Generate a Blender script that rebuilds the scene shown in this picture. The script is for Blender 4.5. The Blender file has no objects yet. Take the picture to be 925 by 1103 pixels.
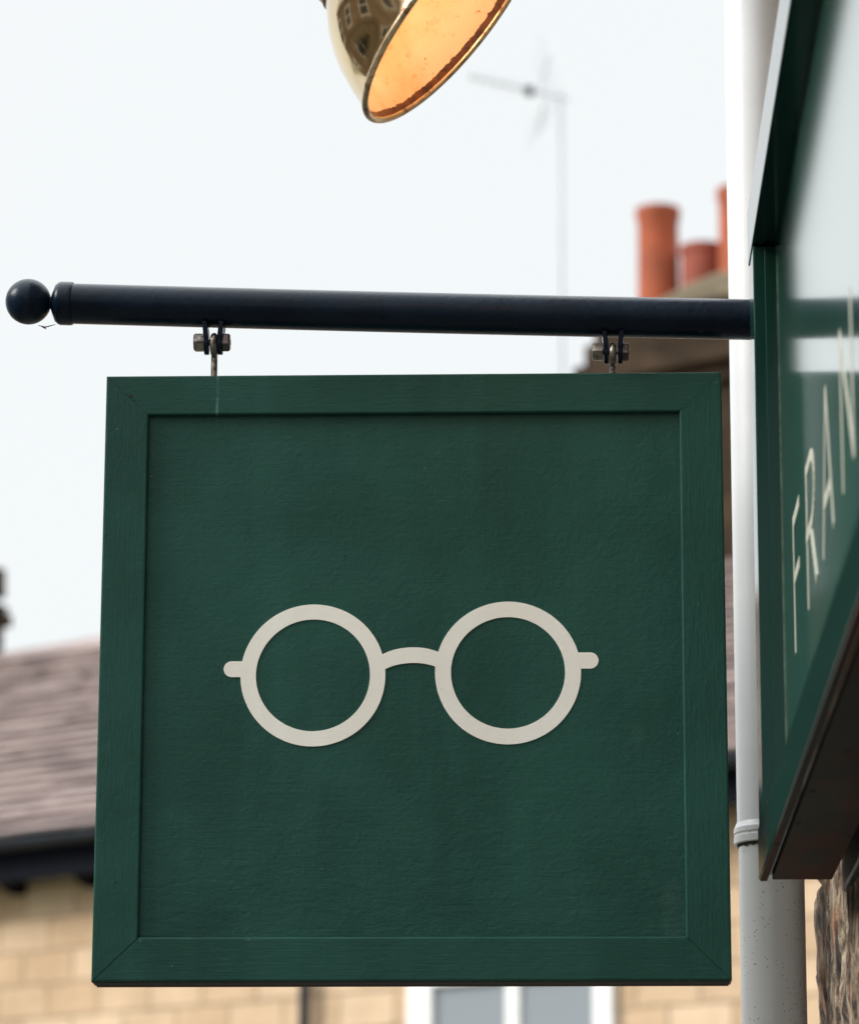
import bpy, bmesh, math, random
from mathutils import Vector, Matrix, noise
random.seed(7)
R = math.radians
scene = bpy.context.scene
COL = scene.collection

# ------------------------------------------------------------------ camera
F_PX, W_PX, H_PX = 4008.18, 925.0, 1103.0
ROT = Matrix(((0.99940566, 0.00433696, 0.03419815),
              (0.03422976, -0.24226928, -0.96960503),
              (0.00408002, 0.97019935, -0.24227374)))
cam_d = bpy.data.cameras.new('camera'); cam = bpy.data.objects.new('camera', cam_d); COL.objects.link(cam)
cam.matrix_world = ROT.to_4x4()
cam_d.sensor_fit = 'VERTICAL'; cam_d.sensor_height = 36.0
cam_d.lens = 36.0 * F_PX / H_PX
cam_d.clip_start = 0.05; cam_d.clip_end = 3000
cam_d.dof.use_dof = True; cam_d.dof.focus_distance = 3.98; cam_d.dof.aperture_fstop = 7.8
scene.camera = cam
GZ = -1.6            # pavement level, the camera is at eye height

def ray(x, y):
    return ROT @ Vector((x - W_PX/2, -(y - H_PX/2), -F_PX))
def at(x, y, axis, v):
    """the real point on the plane axis = v that shows at photo position x, y"""
    d = ray(x, y); return d * (v / d[axis])

# ------------------------------------------------------------------ materials
def new_mat(name):
    m = bpy.data.materials.new(name); m.use_nodes = True
    nt = m.node_tree; b = nt.nodes['Principled BSDF']
    return m, nt, b
def nd(nt, t, **k):
    n = nt.nodes.new(t)
    for a, v in k.items(): setattr(n, a, v)
    return n
def lk(nt, a, b): nt.links.new(a, b)
def coords(nt, scale=(1, 1, 1), rot=(0, 0, 0), loc=(0, 0, 0)):
    tc = nd(nt, 'ShaderNodeTexCoord'); mp = nd(nt, 'ShaderNodeMapping')
    mp.inputs['Scale'].default_value = scale; mp.inputs['Rotation'].default_value = rot
    mp.inputs['Location'].default_value = loc
    lk(nt, tc.outputs['Object'], mp.inputs['Vector']); return mp.outputs['Vector']
def noise_n(nt, vec, scale, detail=4, rough=.55, dist=0):
    n = nd(nt, 'ShaderNodeTexNoise'); n.inputs['Scale'].default_value = scale
    n.inputs['Detail'].default_value = detail; n.inputs['Roughness'].default_value = rough
    n.inputs['Distortion'].default_value = dist
    lk(nt, vec, n.inputs['Vector']); return n.outputs['Fac']
def ramp(nt, fac, stops):
    r = nd(nt, 'ShaderNodeValToRGB'); e = r.color_ramp.elements
    while len(e) < len(stops): e.new(.5)
    for i, (p, c) in enumerate(stops):
        e[i].position = p; e[i].color = (*c, 1) if len(c) == 3 else c
    lk(nt, fac, r.inputs['Fac']); return r.outputs['Color']
def mix(nt, fac, a, b, mode='MIX'):
    m = nd(nt, 'ShaderNodeMix', data_type='RGBA', blend_type=mode)
    for s, v in ((0, fac), (6, a), (7, b)):
        if hasattr(v, 'is_linked') or hasattr(v, 'links'): lk(nt, v, m.inputs[s])
        elif s == 0: m.inputs[s].default_value = v
        else: m.inputs[s].default_value = (*v, 1)
    return m.outputs[2]
def math_n(nt, op, a, b=None, c=None):
    m = nd(nt, 'ShaderNodeMath', operation=op)
    for i, v in enumerate((a, b, c)):
        if v is None: continue
        if hasattr(v, 'links'): lk(nt, v, m.inputs[i])
        else: m.inputs[i].default_value = v
    return m.outputs[0]
def bump(nt, b, h, strength, dist, prev=None):
    n = nd(nt, 'ShaderNodeBump'); n.inputs['Strength'].default_value = strength
    n.inputs['Distance'].default_value = dist; lk(nt, h, n.inputs['Height'])
    if prev: lk(nt, prev, n.inputs['Normal'])
    lk(nt, n.outputs['Normal'], b.inputs['Normal']); return n.outputs['Normal']
def setc(b, col=None, rough=None, metal=None, spec=None):
    if col: b.inputs['Base Color'].default_value = (*col, 1)
    if rough is not None: b.inputs['Roughness'].default_value = rough
    if metal is not None: b.inputs['Metallic'].default_value = metal
    if spec is not None: b.inputs['Specular IOR Level'].default_value = spec

def painted(name, col, rough, grain, strength=.5, blotch=.12, coat=0, spec=.35, gs=.55, g2s=55):
    """brushed gloss paint on timber; grain = 'x', 'y' or 'z', the brush direction"""
    m, nt, b = new_mat(name)
    s = {'x': (6, 90, 90), 'y': (90, 6, 90), 'z': (90, 90, 6)}[grain]; strength *= .8
    g1 = noise_n(nt, coords(nt, s), 4.0, 5, .6)
    g2 = noise_n(nt, coords(nt, (1, 1, 1)), g2s, 4, .6, .3)
    g3 = noise_n(nt, coords(nt, (1, 1, 1), loc=(3, 1, 2)), 7, 3, .5)
    dk = tuple(c*(1-blotch) for c in col); lt = tuple(min(1, c*(1+blotch)+.002) for c in col)
    c1 = ramp(nt, g3, [(.3, dk), (.7, lt)])
    # small chips and nibs in the paint
    v = nd(nt, 'ShaderNodeTexVoronoi'); v.inputs['Scale'].default_value = 55
    lk(nt, coords(nt, (1, 1, 1), loc=(.37, .1, .73)), v.inputs['Vector'])
    g4 = noise_n(nt, coords(nt, (1, 1, 1), loc=(7, 1, 2)), 190, 3, .6)
    chip = math_n(nt, 'LESS_THAN', v.outputs['Distance'], .045)
    sel = math_n(nt, 'GREATER_THAN', noise_n(nt, coords(nt, loc=(9, 4, 1)), 9, 2), .60)
    chip = math_n(nt, 'MULTIPLY', chip, sel)
    c2 = mix(nt, chip, c1, tuple(min(1, c*1.8+.03) for c in col))
    pv = nd(nt, 'ShaderNodeTexVoronoi'); pv.inputs['Scale'].default_value = 38
    lk(nt, coords(nt, (1, 1, 1), loc=(.81, .3, .22)), pv.inputs['Vector'])
    pit = math_n(nt, 'MULTIPLY', math_n(nt, 'LESS_THAN', pv.outputs['Distance'], .05), math_n(nt, 'GREATER_THAN', noise_n(nt, coords(nt, loc=(2, 8, 3)), 8, 2), .56))
    c2 = mix(nt, math_n(nt, 'MULTIPLY', pit, .75), c2, tuple(c*.25 for c in col))
    # long faint fade marks along the brushing and down the board
    fade = noise_n(nt, coords(nt, (14, 14, 1.2), loc=(1, 5, 4)), 1.5, 3, .55)
    c2 = mix(nt, math_n(nt, 'MULTIPLY', ramp(nt, fade, [(.48, (0, 0, 0)), (.78, (1, 1, 1))]), .32), c2, tuple(min(1, c*1.5+.006) for c in col))
    lk(nt, c2, b.inputs['Base Color'])
    setc(b, rough=rough, spec=spec)
    rr = math_n(nt, 'MULTIPLY_ADD', g2, .22, rough-.11); lk(nt, rr, b.inputs['Roughness'])
    n1 = bump(nt, b, g1, strength*gs, .0012)
    n2 = bump(nt, b, g2, strength*.55, .0015, n1)
    n3 = bump(nt, b, g4, .34*strength+.1, .0008, n2)
    bump(nt, b, chip, .6, .001, n3)
    if coat: b.inputs['Coat Weight'].default_value = coat; b.inputs['Coat Roughness'].default_value = .1
    return m

GREEN = (.0135, .066, .0505)
M = {}
M['green_h'] = painted('green paint, brushed along', GREEN, .42, 'x', .80, .17, spec=.17)
M['green_v'] = painted('green paint, brushed up', GREEN, .42, 'z', .80, .17, spec=.17)
def panel_mat():
    m = painted('green panel paint', GREEN, .42, 'x', .80, .17, spec=.17, gs=.34, g2s=150)
    nt = m.node_tree; b = nt.nodes['Principled BSDF']
    # pale dried drip below the left hanger and rubbed patches to the right
    tc = nd(nt, 'ShaderNodeTexCoord'); sp = nd(nt, 'ShaderNodeSeparateXYZ'); lk(nt, tc.outputs['Object'], sp.inputs[0])
    old = b.inputs['Base Color'].links[0].from_socket
    wob = math_n(nt, 'MULTIPLY_ADD', noise_n(nt, tc.outputs['Object'], 30, 2), .003, -.0015)
    dx = math_n(nt, 'ABSOLUTE', math_n(nt, 'ADD', math_n(nt, 'SUBTRACT', sp.outputs[0], -.3695+.0), wob))
    line = math_n(nt, 'LESS_THAN', dx, .0016)
    up = nd(nt, 'ShaderNodeMapRange'); lk(nt, sp.outputs[2], up.inputs[0])
    up.inputs[1].default_value = 1.065; up.inputs[2].default_value = 1.135; up.inputs[3].default_value = 0; up.inputs[4].default_value = .22
    f = math_n(nt, 'MULTIPLY', math_n(nt, 'MULTIPLY', line, up.outputs[0]), ramp(nt, noise_n(nt, coords(nt, (1, 1, .5)), 60, 3, .7), [(.42, (.1, .1, .1)), (.6, (1, 1, 1))]))
    new = mix(nt, f, old, (.22, .36, .34))
    rub = ramp(nt, noise_n(nt, coords(nt, (1, 1, .6), loc=(5, 2, 8)), 11, 6, .7), [(.56, (0, 0, 0)), (.75, (1, 1, 1))])
    xr = nd(nt, 'ShaderNodeMapRange'); lk(nt, sp.outputs[0], xr.inputs[0])
    xr.inputs[1].default_value = .0; xr.inputs[2].default_value = .14; xr.inputs[3].default_value = 0; xr.inputs[4].default_value = .34
    f2 = math_n(nt, 'MULTIPLY', rub, xr.outputs[0])
    new = mix(nt, f2, new, (.09, .16, .14))
    lk(nt, new, b.inputs['Base Color'])
    # brush wrinkles: strongest low down where the paint has sagged
    zr = nd(nt, 'ShaderNodeMapRange'); lk(nt, sp.outputs[2], zr.inputs[0])
    zr.inputs[1].default_value = .72; zr.inputs[2].default_value = .55; zr.inputs[3].default_value = .12; zr.inputs[4].default_value = 1
    wr = noise_n(nt, coords(nt, (1, 1, 3.2), rot=(0, R(5), 0)), 26, 5, .62, .8)
    h = math_n(nt, 'MULTIPLY', wr, zr.outputs[0])
    bump(nt, b, h, .30, .0026, b.inputs['Normal'].links[0].from_socket)
    return m
M['green_panel'] = panel_mat()
def drip_rail():
    m = M['green_h'].copy(); m.name = 'green paint with pale drip'
    nt = m.node_tree; b = nt.nodes['Principled BSDF']
    tc = nd(nt, 'ShaderNodeTexCoord'); sp = nd(nt, 'ShaderNodeSeparateXYZ'); lk(nt, tc.outputs['Object'], sp.inputs[0])
    old = b.inputs['Base Color'].links[0].from_socket
    wob = math_n(nt, 'MULTIPLY_ADD', noise_n(nt, tc.outputs['Object'], 30, 2), .003, -.0015)
    dx = math_n(nt, 'ABSOLUTE', math_n(nt, 'ADD', math_n(nt, 'SUBTRACT', sp.outputs[0], -.3695), wob))
    f = math_n(nt, 'MULTIPLY', math_n(nt, 'MULTIPLY', math_n(nt, 'LESS_THAN', dx, .0015), .24), ramp(nt, noise_n(nt, coords(nt, (1, 1, .5)), 60, 3, .7), [(.38, (.15, .15, .15)), (.55, (1, 1, 1))]))
    lk(nt, mix(nt, f, old, (.24, .40, .38)), b.inputs['Base Color'])
    return m
M['green_drip'] = drip_rail()
def gloss(name, col, rough, grain, bs):
    m, nt, b = new_mat(name)
    g3 = noise_n(nt, coords(nt, (1, 1, 1)), 6, 3, .5)
    lk(nt, ramp(nt, g3, [(.3, tuple(c*.9 for c in col)), (.7, tuple(c*1.1 for c in col))]), b.inputs['Base Color'])
    setc(b, rough=rough, spec=.8 if 'panel' in name else .22)
    if 'panel' in name: b.inputs['Coat Weight'].default_value = .8; b.inputs['Coat Roughness'].default_value = .12
    g1 = noise_n(nt, coords(nt, (60, 4, 60) if grain == 'y' else (60, 60, 4)), 3.0, 4, .6)
    bump(nt, b, g1, bs, .0006)
    return m
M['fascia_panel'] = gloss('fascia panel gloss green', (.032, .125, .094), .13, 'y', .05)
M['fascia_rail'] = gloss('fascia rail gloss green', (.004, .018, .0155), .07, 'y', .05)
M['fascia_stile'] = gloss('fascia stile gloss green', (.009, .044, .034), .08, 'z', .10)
M['shop_green'] = painted('shopfront dark green', (.012, .03, .025), .35, 'y', .3)
M['cream'] = painted('cream signwriting paint', (.88, .845, .77), .5, 'x', .25, .04, spec=.25)
M['letter'] = painted('cream lettering paint', (.47, .47, .40), .4, 'z', .3, .12)
M['white_plastic'] = None
def pole_mat():
    m, nt, b = new_mat('blue black gloss iron paint')
    n1 = noise_n(nt, coords(nt), 120, 5, .6); n2 = noise_n(nt, coords(nt, (1, 1, 1), loc=(2, 2, 2)), 14, 4, .6)
    c = ramp(nt, n2, [(.35, (.002, .007, .017)), (.7, (.006, .016, .032))])
    dust = ramp(nt, n1, [(.66, (0, 0, 0)), (.8, (1, 1, 1))])
    lk(nt, mix(nt, math_n(nt, 'MULTIPLY', dust, .12), c, (.16, .15, .13)), b.inputs['Base Color'])
    lk(nt, math_n(nt, 'MULTIPLY_ADD', n2, .3, .12), b.inputs['Roughness']); setc(b, spec=.16)
    bump(nt, b, n1, .35, .0012); return m
M['pole'] = pole_mat()
def steel_mat(name, a, c, r=.35):
    m, nt, b = new_mat(name)
    n = noise_n(nt, coords(nt), 160, 5, .65)
    lk(nt, ramp(nt, n, [(.38, a), (.6, c)]), b.inputs['Base Color'])
    lk(nt, ramp(nt, n, [(.38, (.15,)*3), (.55, (.9,)*3)]), b.inputs['Metallic'])
    setc(b, rough=r); bump(nt, b, n, .4, .0008); return m
M['steel'] = steel_mat('weathered zinc bolt', (.05, .035, .026), (.30, .28, .25), .40)
M['rusty'] = steel_mat('browned bolt', (.05, .03, .025), (.16, .13, .13), .5)
def plastic_mat():
    m, nt, b = new_mat('white painted downpipe')
    v = coords(nt); n = noise_n(nt, v, 5, 5, .6)
    base = ramp(nt, n, [(.3, (.60, .62, .64)), (.7, (.70, .72, .74))])
    # grime and dark specks, thicker on the lower length
    vo = nd(nt, 'ShaderNodeTexVoronoi'); vo.inputs['Scale'].default_value = 210; lk(nt, v, vo.inputs['Vector'])
    vo2 = nd(nt, 'ShaderNodeTexVoronoi'); vo2.inputs['Scale'].default_value = 90; lk(nt, v, vo2.inputs['Vector'])
    sel = math_n(nt, 'GREATER_THAN', noise_n(nt, v, 20, 3), .5)
    sp1 = math_n(nt, 'MULTIPLY', math_n(nt, 'LESS_THAN', vo.outputs['Distance'], .17), sel)
    sp2 = math_n(nt, 'MULTIPLY', math_n(nt, 'LESS_THAN', vo2.outputs['Distance'], .09), math_n(nt, 'GREATER_THAN', noise_n(nt, v, 11, 2), .47))
    spots = math_n(nt, 'MAXIMUM', sp1, sp2)
    sx = nd(nt, 'ShaderNodeSeparateXYZ'); lk(nt, v, sx.inputs[0])
    low = math_n(nt, 'LESS_THAN', sx.outputs[2], .648)
    f = math_n(nt, 'MULTIPLY', spots, math_n(nt, 'MULTIPLY_ADD', low, .62, .04))
    dirt = mix(nt, math_n(nt, 'MULTIPLY', low, .30), base, (.52, .51, .48))
    c = mix(nt, f, dirt, (.07, .06, .045))
    lk(nt, c, b.inputs['Base Color']); setc(b, rough=.38)
    bump(nt, b, noise_n(nt, v, 300, 3), .15, .0006); return m
M['white_plastic'] = plastic_mat()
def moss_mat():
    m, nt, b = new_mat('green black joint grime')
    n = noise_n(nt, coords(nt), 400, 3)
    lk(nt, ramp(nt, n, [(.4, (.02, .025, .012)), (.6, (.10, .09, .06))]), b.inputs['Base Color']); setc(b, rough=.9); return m
M['grime'] = moss_mat()
def brass_mat():
    m, nt, b = new_mat('lacquered brass')
    v = coords(nt); n = noise_n(nt, v, 16, 4, .6)
    lk(nt, ramp(nt, n, [(.35, (.70, .53, .31)), (.7, (.84, .67, .42))]), b.inputs['Base Color'])
    setc(b, metal=1); lk(nt, math_n(nt, 'MULTIPLY_ADD', n, .10, .05), b.inputs['Roughness'])
    bump(nt, b, noise_n(nt, v, 9, 2, .4), .05, .01); return m
M['brass'] = brass_mat()
def dull_brass():
    m, nt, b = new_mat('dulled brown brass')
    n = noise_n(nt, coords(nt), 60, 4, .6)
    lk(nt, ramp(nt, n, [(.35, (.20, .11, .07)), (.7, (.40, .27, .18))]), b.inputs['Base Color'])
    setc(b, metal=.85, rough=.38); bump(nt, b, n, .2, .001); return m
M['dull_brass'] = dull_brass()
def lining_mat():
    m, nt, b = new_mat('orange enamel lining with rust')
    v = coords(nt)
    n = noise_n(nt, v, 14, 5, .65); n2 = noise_n(nt, v, 75, 5, .75)
    c = ramp(nt, n, [(.3, (.91, .49, .22)), (.62, (.94, .66, .41))])
    spots = ramp(nt, n2, [(.56, (0, 0, 0)), (.70, (1, 1, 1))])
    c = mix(nt, math_n(nt, 'MULTIPLY', spots, .55), c, (.58, .20, .05))
    vo = nd(nt, 'ShaderNodeTexVoronoi'); vo.inputs['Scale'].default_value = 62; lk(nt, v, vo.inputs['Vector'])
    sp = math_n(nt, 'MULTIPLY', math_n(nt, 'LESS_THAN', vo.outputs['Distance'], .09), math_n(nt, 'GREATER_THAN', n, .5))
    c = mix(nt, math_n(nt, 'MULTIPLY', sp, .6), c, (.40, .13, .03))
    sx = nd(nt, 'ShaderNodeSeparateXYZ'); lk(nt, v, sx.inputs[0])     # local z = distance back from the mouth
    edge = math_n(nt, 'LESS_THAN', sx.outputs[2], math_n(nt, 'MULTIPLY_ADD', n2, .009, .0062))
    c = mix(nt, edge, c, ramp(nt, noise_n(nt, v, 90, 4, .7), [(.35, (.05, .016, .008)), (.65, (.22, .07, .022))]))
    lk(nt, c, b.inputs['Base Color']); setc(b, rough=.4); bump(nt, b, n2, .25, .001); return m
M['lining'] = lining_mat()
def emis(name, col, s):
    m, nt, b = new_mat(name); setc(b, (.9, .9, .9), .3)
    b.inputs['Emission Color'].default_value = (*col, 1); b.inputs['Emission Strength'].default_value = s; return m
M['bulb'] = emis('lit bulb glass', (1, .72, .40), 6)
def soffit_mat():
    m, nt, b = new_mat('bare grey brown soffit board')
    v = coords(nt, (1, .25, 1)); n = noise_n(nt, v, 14, 5, .6); n2 = noise_n(nt, v, 9, 3)
    c = ramp(nt, n, [(.3, (.030, .030, .025)), (.7, (.058, .056, .046))])
    red = ramp(nt, n2, [(.50, (0, 0, 0)), (.62, (1, 1, 1))])
    c = mix(nt, math_n(nt, 'MULTIPLY', red, .7), c, (.10, .032, .02))
    vo = nd(nt, 'ShaderNodeTexVoronoi'); vo.inputs['Scale'].default_value = 26; lk(nt, coords(nt, (1, .5, 1)), vo.inputs['Vector'])
    c = mix(nt, math_n(nt, 'LESS_THAN', vo.outputs['Distance'], .08), c, (.01, .01, .01))
    lk(nt, c, b.inputs['Base Color']); setc(b, rough=.8, spec=.12); bump(nt, b, n, .3, .001); return m
M['soffit'] = soffit_mat()
def rough_stone():
    m, nt, b = new_mat('weathered rough gritstone')
    v = coords(nt); n = noise_n(nt, coords(nt, (1, 1.1, .55)), 34, 8, .72, .8); n2 = noise_n(nt, v, 12, 4, .6); n3 = noise_n(nt, v, 110, 5, .75)
    c = ramp(nt, n, [(.38, (.016, .015, .018)), (.46, (.10, .07, .05)), (.53, (.26, .19, .13)), (.62, (.54, .46, .34))])
    o = ramp(nt, n2, [(.56, (0, 0, 0)), (.66, (1, 1, 1))])
    c = mix(nt, math_n(nt, 'MULTIPLY', o, .5), c, (.42, .18, .08))
    pit = ramp(nt, n3, [(.34, (1, 1, 1)), (.42, (0, 0, 0))])
    c = mix(nt, math_n(nt, 'MULTIPLY', pit, .7), c, (.04, .03, .025))
    lk(nt, c, b.inputs['Base Color']); setc(b, rough=.9); bump(nt, b, n, .8, .012, bump(nt, b, n3, .8, .005)); return m
M['rough_stone'] = rough_stone()
def stone_blocks(name, c1, c2, mortar, bw=.46, rh=.235, msize=.012, ncol=.25):
    m, nt, b = new_mat(name)
    tc = nd(nt, 'ShaderNodeTexCoord'); s = nd(nt, 'ShaderNodeSeparateXYZ'); lk(nt, tc.outputs['Object'], s.inputs[0])
    cb = nd(nt, 'ShaderNodeCombineXYZ')
    lk(nt, math_n(nt, 'ADD', s.outputs[0], s.outputs[1]), cb.inputs[0]); lk(nt, s.outputs[2], cb.inputs[1])
    wv = nd(nt, 'ShaderNodeVectorMath', operation='ADD'); lk(nt, cb.outputs[0], wv.inputs[0])
    nn = nd(nt, 'ShaderNodeTexNoise'); nn.inputs['Scale'].default_value = 2.5; lk(nt, tc.outputs['Object'], nn.inputs['Vector'])
    sc = nd(nt, 'ShaderNodeVectorMath', operation='SCALE'); sc.inputs['Scale'].default_value = .05
    lk(nt, nn.outputs['Color'], sc.inputs[0]); lk(nt, sc.outputs[0], wv.inputs[1])
    br = nd(nt, 'ShaderNodeTexBrick'); lk(nt, wv.outputs[0], br.inputs['Vector'])
    br.inputs['Scale'].default_value = 1; br.inputs['Brick Width'].default_value = bw; br.inputs['Row Height'].default_value = rh
    br.inputs['Mortar Size'].default_value = msize; br.inputs['Mortar Smooth'].default_value = .4; br.inputs['Bias'].default_value = -.1
    br.inputs['Color1'].default_value = (*c1, 1); br.inputs['Color2'].default_value = (*c2, 1); br.inputs['Mortar'].default_value = (*mortar, 1)
    n = noise_n(nt, tc.outputs['Object'], 3.2, 6, .65)
    c = mix(nt, ncol, br.outputs['Color'], ramp(nt, n, [(.3, tuple(x*.55 for x in c1)), (.7, tuple(min(1, x*1.25) for x in c2))]))
    lk(nt, c, b.inputs['Base Color']); setc(b, rough=.9, spec=.15)
    h = math_n(nt, 'SUBTRACT', n, br.outputs['Fac']); bump(nt, b, h, .8, .02); return m
M['honey'] = stone_blocks('honey sandstone blocks', (.50, .345, .215), (.68, .515, .36), (.34, .235, .155))
M['stack'] = stone_blocks('sooty sandstone chimney', (.020, .014, .009), (.062, .040, .024), (.016, .012, .010), .42, .24, .012, .5)
M['terrace_stone'] = stone_blocks('grey gritstone terrace', (.16, .12, .085), (.30, .23, .16), (.10, .085, .07))
def slate_mat():
    m, nt, b = new_mat('stone slates')
    tc = nd(nt, 'ShaderNodeTexCoord')
    n = noise_n(nt, coords(nt, (1, 2.5, 2.5)), 1.6, 5, .6); n2 = noise_n(nt, tc.outputs['Object'], 12, 4)
    c = ramp(nt, n, [(.36, (.10, .075, .072)), (.5, (.22, .165, .155)), (.64, (.32, .25, .235))])
    c = mix(nt, math_n(nt, 'MULTIPLY', ramp(nt, n2, [(.55, (0, 0, 0)), (.7, (1, 1, 1))]), .35), c, (.16, .14, .10))
    lk(nt, c, b.inputs['Base Color']); setc(b, rough=.75); bump(nt, b, n2, .5, .01); return m
M['slate'] = slate_mat()
def simple(name, col, rough, var=.15, sc=8, metal=0):
    m, nt, b = new_mat(name); n = noise_n(nt, coords(nt), sc, 5, .6)
    lk(nt, ramp(nt, n, [(.3, tuple(c*(1-var) for c in col)), (.7, tuple(min(1, c*(1+var)) for c in col))]), b.inputs['Base Color'])
    setc(b, rough=rough, metal=metal); bump(nt, b, n, .3, .004); return m
M['dark_gutter'] = simple('dark blue grey gutter', (.030, .036, .046), .4)
M['black_paint'] = simple('black painted timber', (.006, .007, .012), .8)
M['black_paint'].node_tree.nodes['Principled BSDF'].inputs['Specular IOR Level'].default_value = .08
M['dark_gutter'].node_tree.nodes['Principled BSDF'].inputs['Specular IOR Level'].default_value = .15
M['under'] = simple('shade black underside and dark chips', (.010, .010, .010), .9)  # near-black base paints the shade below the sign; dark chips share it
M['green_chip'] = simple('pale green paint nib', (.035, .10, .085), .5)
M['bare'] = simple('bare brown timber edge', (.10, .062, .042), .85)
M['pot'] = simple('terracotta', (.30, .064, .021), .8, .22, 5)
M['pot_dull'] = simple('weathered terracotta', (.25, .058, .034), .85, .25, 5)
M['mortar'] = simple('lime flaunching', (.16, .13, .085), .9, .3, 6)
M['white_frame'] = simple('white window paint', (.80, .80, .80), .4, .04)
M['lead'] = simple('grey galvanised aerial tube', (.48, .53, .56), .5, .1, 20, .1)
M['asphalt'] = simple('asphalt', (.05, .05, .052), .85, .25, 30)
M['paving'] = simple('stone paving', (.17, .16, .145), .8, .2, 6)
M['kerb'] = simple('kerb stone', (.30, .29, .27), .8, .2, 9)
M['ground'] = simple('earth and grass ground', (.08, .09, .05), .95, .3, 2)
M['line'] = simple('yellow road line', (.55, .42, .08), .7, .15, 20)
M['door'] = simple('dark red door paint', (.16, .03, .03), .4, .1)
def glass_mat():
    m, nt, b = new_mat('window glass with pale blind'); setc(b, (.22, .25, .28), .06, 0, .8)
    n = noise_n(nt, coords(nt), 1.5, 2); bump(nt, b, n, .08, .02); return m
M['glass'] = glass_mat()
M['glass_dark'] = simple('dark shop glass', (.02, .025, .03), .05, .1)
M['joint'] = simple('pale paint line in a joint', (.07, .115, .085), .6, .6, 60)
M['shop_red'] = simple('red shopfront paint', (.30, .04, .03), .4)
M['shop_blue'] = simple('blue shopfront paint', (.05, .10, .22), .4)
M['web'] = simple('dark cobweb thread', (.05, .04, .04), .8)

# ------------------------------------------------------------------ mesh helpers
def link(name, me, m, parent=None):
    o = bpy.data.objects.new(name, me); COL.objects.link(o)
    if m: me.materials.append(m)
    if parent: o.parent = parent
    return o
def from_bm(name, bm, m, parent=None, smooth=False, angle=35):
    bmesh.ops.recalc_face_normals(bm, faces=bm.faces)
    me = bpy.data.meshes.new(name); bm.to_mesh(me); bm.free()
    if smooth:
        for p in me.polygons: p.use_smooth = True
        me.set_sharp_from_angle(angle=R(angle))
    return link(name, me, m, parent)
def bevel(o, w, seg=2, ang=35):
    b = o.modifiers.new('bevel', 'BEVEL'); b.width = w; b.segments = seg; b.limit_method = 'ANGLE'; b.angle_limit = R(ang)
    b.harden_normals = False; return o
def add_box(bm, a, b, mat=None):
    x0, y0, z0 = a; x1, y1, z1 = b
    vs = [bm.verts.new((mat @ Vector(p)) if mat else p) for p in
          ((x0, y0, z0), (x1, y0, z0), (x1, y1, z0), (x0, y1, z0), (x0, y0, z1), (x1, y0, z1), (x1, y1, z1), (x0, y1, z1))]
    for f in ((0, 3, 2, 1), (4, 5, 6, 7), (0, 1, 5, 4), (1, 2, 6, 5), (2, 3, 7, 6), (3, 0, 4, 7)):
        bm.faces.new([vs[i] for i in f])
def box(name, a, b, m, parent=None, bev=0, seg=2):
    bm = bmesh.new(); add_box(bm, a, b); o = from_bm(name, bm, m, parent)
    if bev: bevel(o, bev, seg)
    return o
def frame_of(d):
    d = Vector(d).normalized(); up = Vector((0, 0, 1)) if abs(d.z) < .9 else Vector((1, 0, 0))
    a = d.cross(up).normalized(); b = d.cross(a).normalized(); return a, b, d
def add_tube(bm, pts, rad, n=16, cap=True):
    pts = [Vector(p) for p in pts]; rings = []
    rads = rad if isinstance(rad, (list, tuple)) else [rad]*len(pts)
    a = None
    for i, p in enumerate(pts):
        d = (pts[min(i+1, len(pts)-1)] - pts[max(i-1, 0)]).normalized()
        if a is None: a, b, _ = frame_of(d)
        else: a = (a - d*a.dot(d)).normalized(); b = d.cross(a)
        rings.append([bm.verts.new(p + rads[i]*(math.cos(2*math.pi*k/n)*a + math.sin(2*math.pi*k/n)*b)) for k in range(n)])
    for r0, r1 in zip(rings, rings[1:]):
        for k in range(n): bm.faces.new((r0[k], r0[(k+1) % n], r1[(k+1) % n], r1[k]))
    if cap: bm.faces.new(rings[0][::-1]); bm.faces.new(rings[-1])
def tube(name, pts, rad, m, parent=None, n=24, cap=True):
    bm = bmesh.new(); add_tube(bm, pts, rad, n, cap); return from_bm(name, bm, m, parent, True)
def add_lathe(bm, prof, n=64, close=False):
    """prof = [(r, z)...] about local z"""
    rings = []
    for r, z in prof:
        if r < 1e-6: rings.append([bm.verts.new((0, 0, z))])
        else: rings.append([bm.verts.new((r*math.cos(2*math.pi*k/n), r*math.sin(2*math.pi*k/n), z)) for k in range(n)])
    prs = list(zip(rings, rings[1:]))
    if close: prs.append((rings[-1], rings[0]))
    for a, b in prs:
        for k in range(n):
            k2 = (k+1) % n
            if len(a) == 1: bm.faces.new((a[0], b[k2], b[k]))
            elif len(b) == 1: bm.faces.new((a[k], a[k2], b[0]))
            else: bm.faces.new((a[k], a[k2], b[k2], b[k]))
def lathe(name, prof, m, parent=None, n=64, close=False, mat=None, angle=40):
    bm = bmesh.new(); add_lathe(bm, prof, n, close)
    if mat: bmesh.ops.transform(bm, matrix=mat, verts=bm.verts)
    return from_bm(name, bm, m, parent, True, angle)
def align(p, d):
    a, b, d = frame_of(d); m = Matrix((a, b, d)).transposed()
    if m.determinant() < 0: m = Matrix((-a, b, d)).transposed()
    m = m.to_4x4(); m.translation = Vector(p); return m
def add_prism(bm, poly, axis, a, b):
    """poly of 2-D points extruded along axis from a to b; axis 1: (x,z), axis 0: (y,z)"""
    def P(p, t): return (p[0], t, p[1]) if axis == 1 else (t, p[0], p[1])
    v0 = [bm.verts.new(P(p, a)) for p in poly]; v1 = [bm.verts.new(P(p, b)) for p in poly]
    bm.faces.new(v0); bm.faces.new(v1[::-1]); n = len(poly)
    for i in range(n): bm.faces.new((v0[i], v1[i], v1[(i+1) % n], v0[(i+1) % n]))
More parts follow.
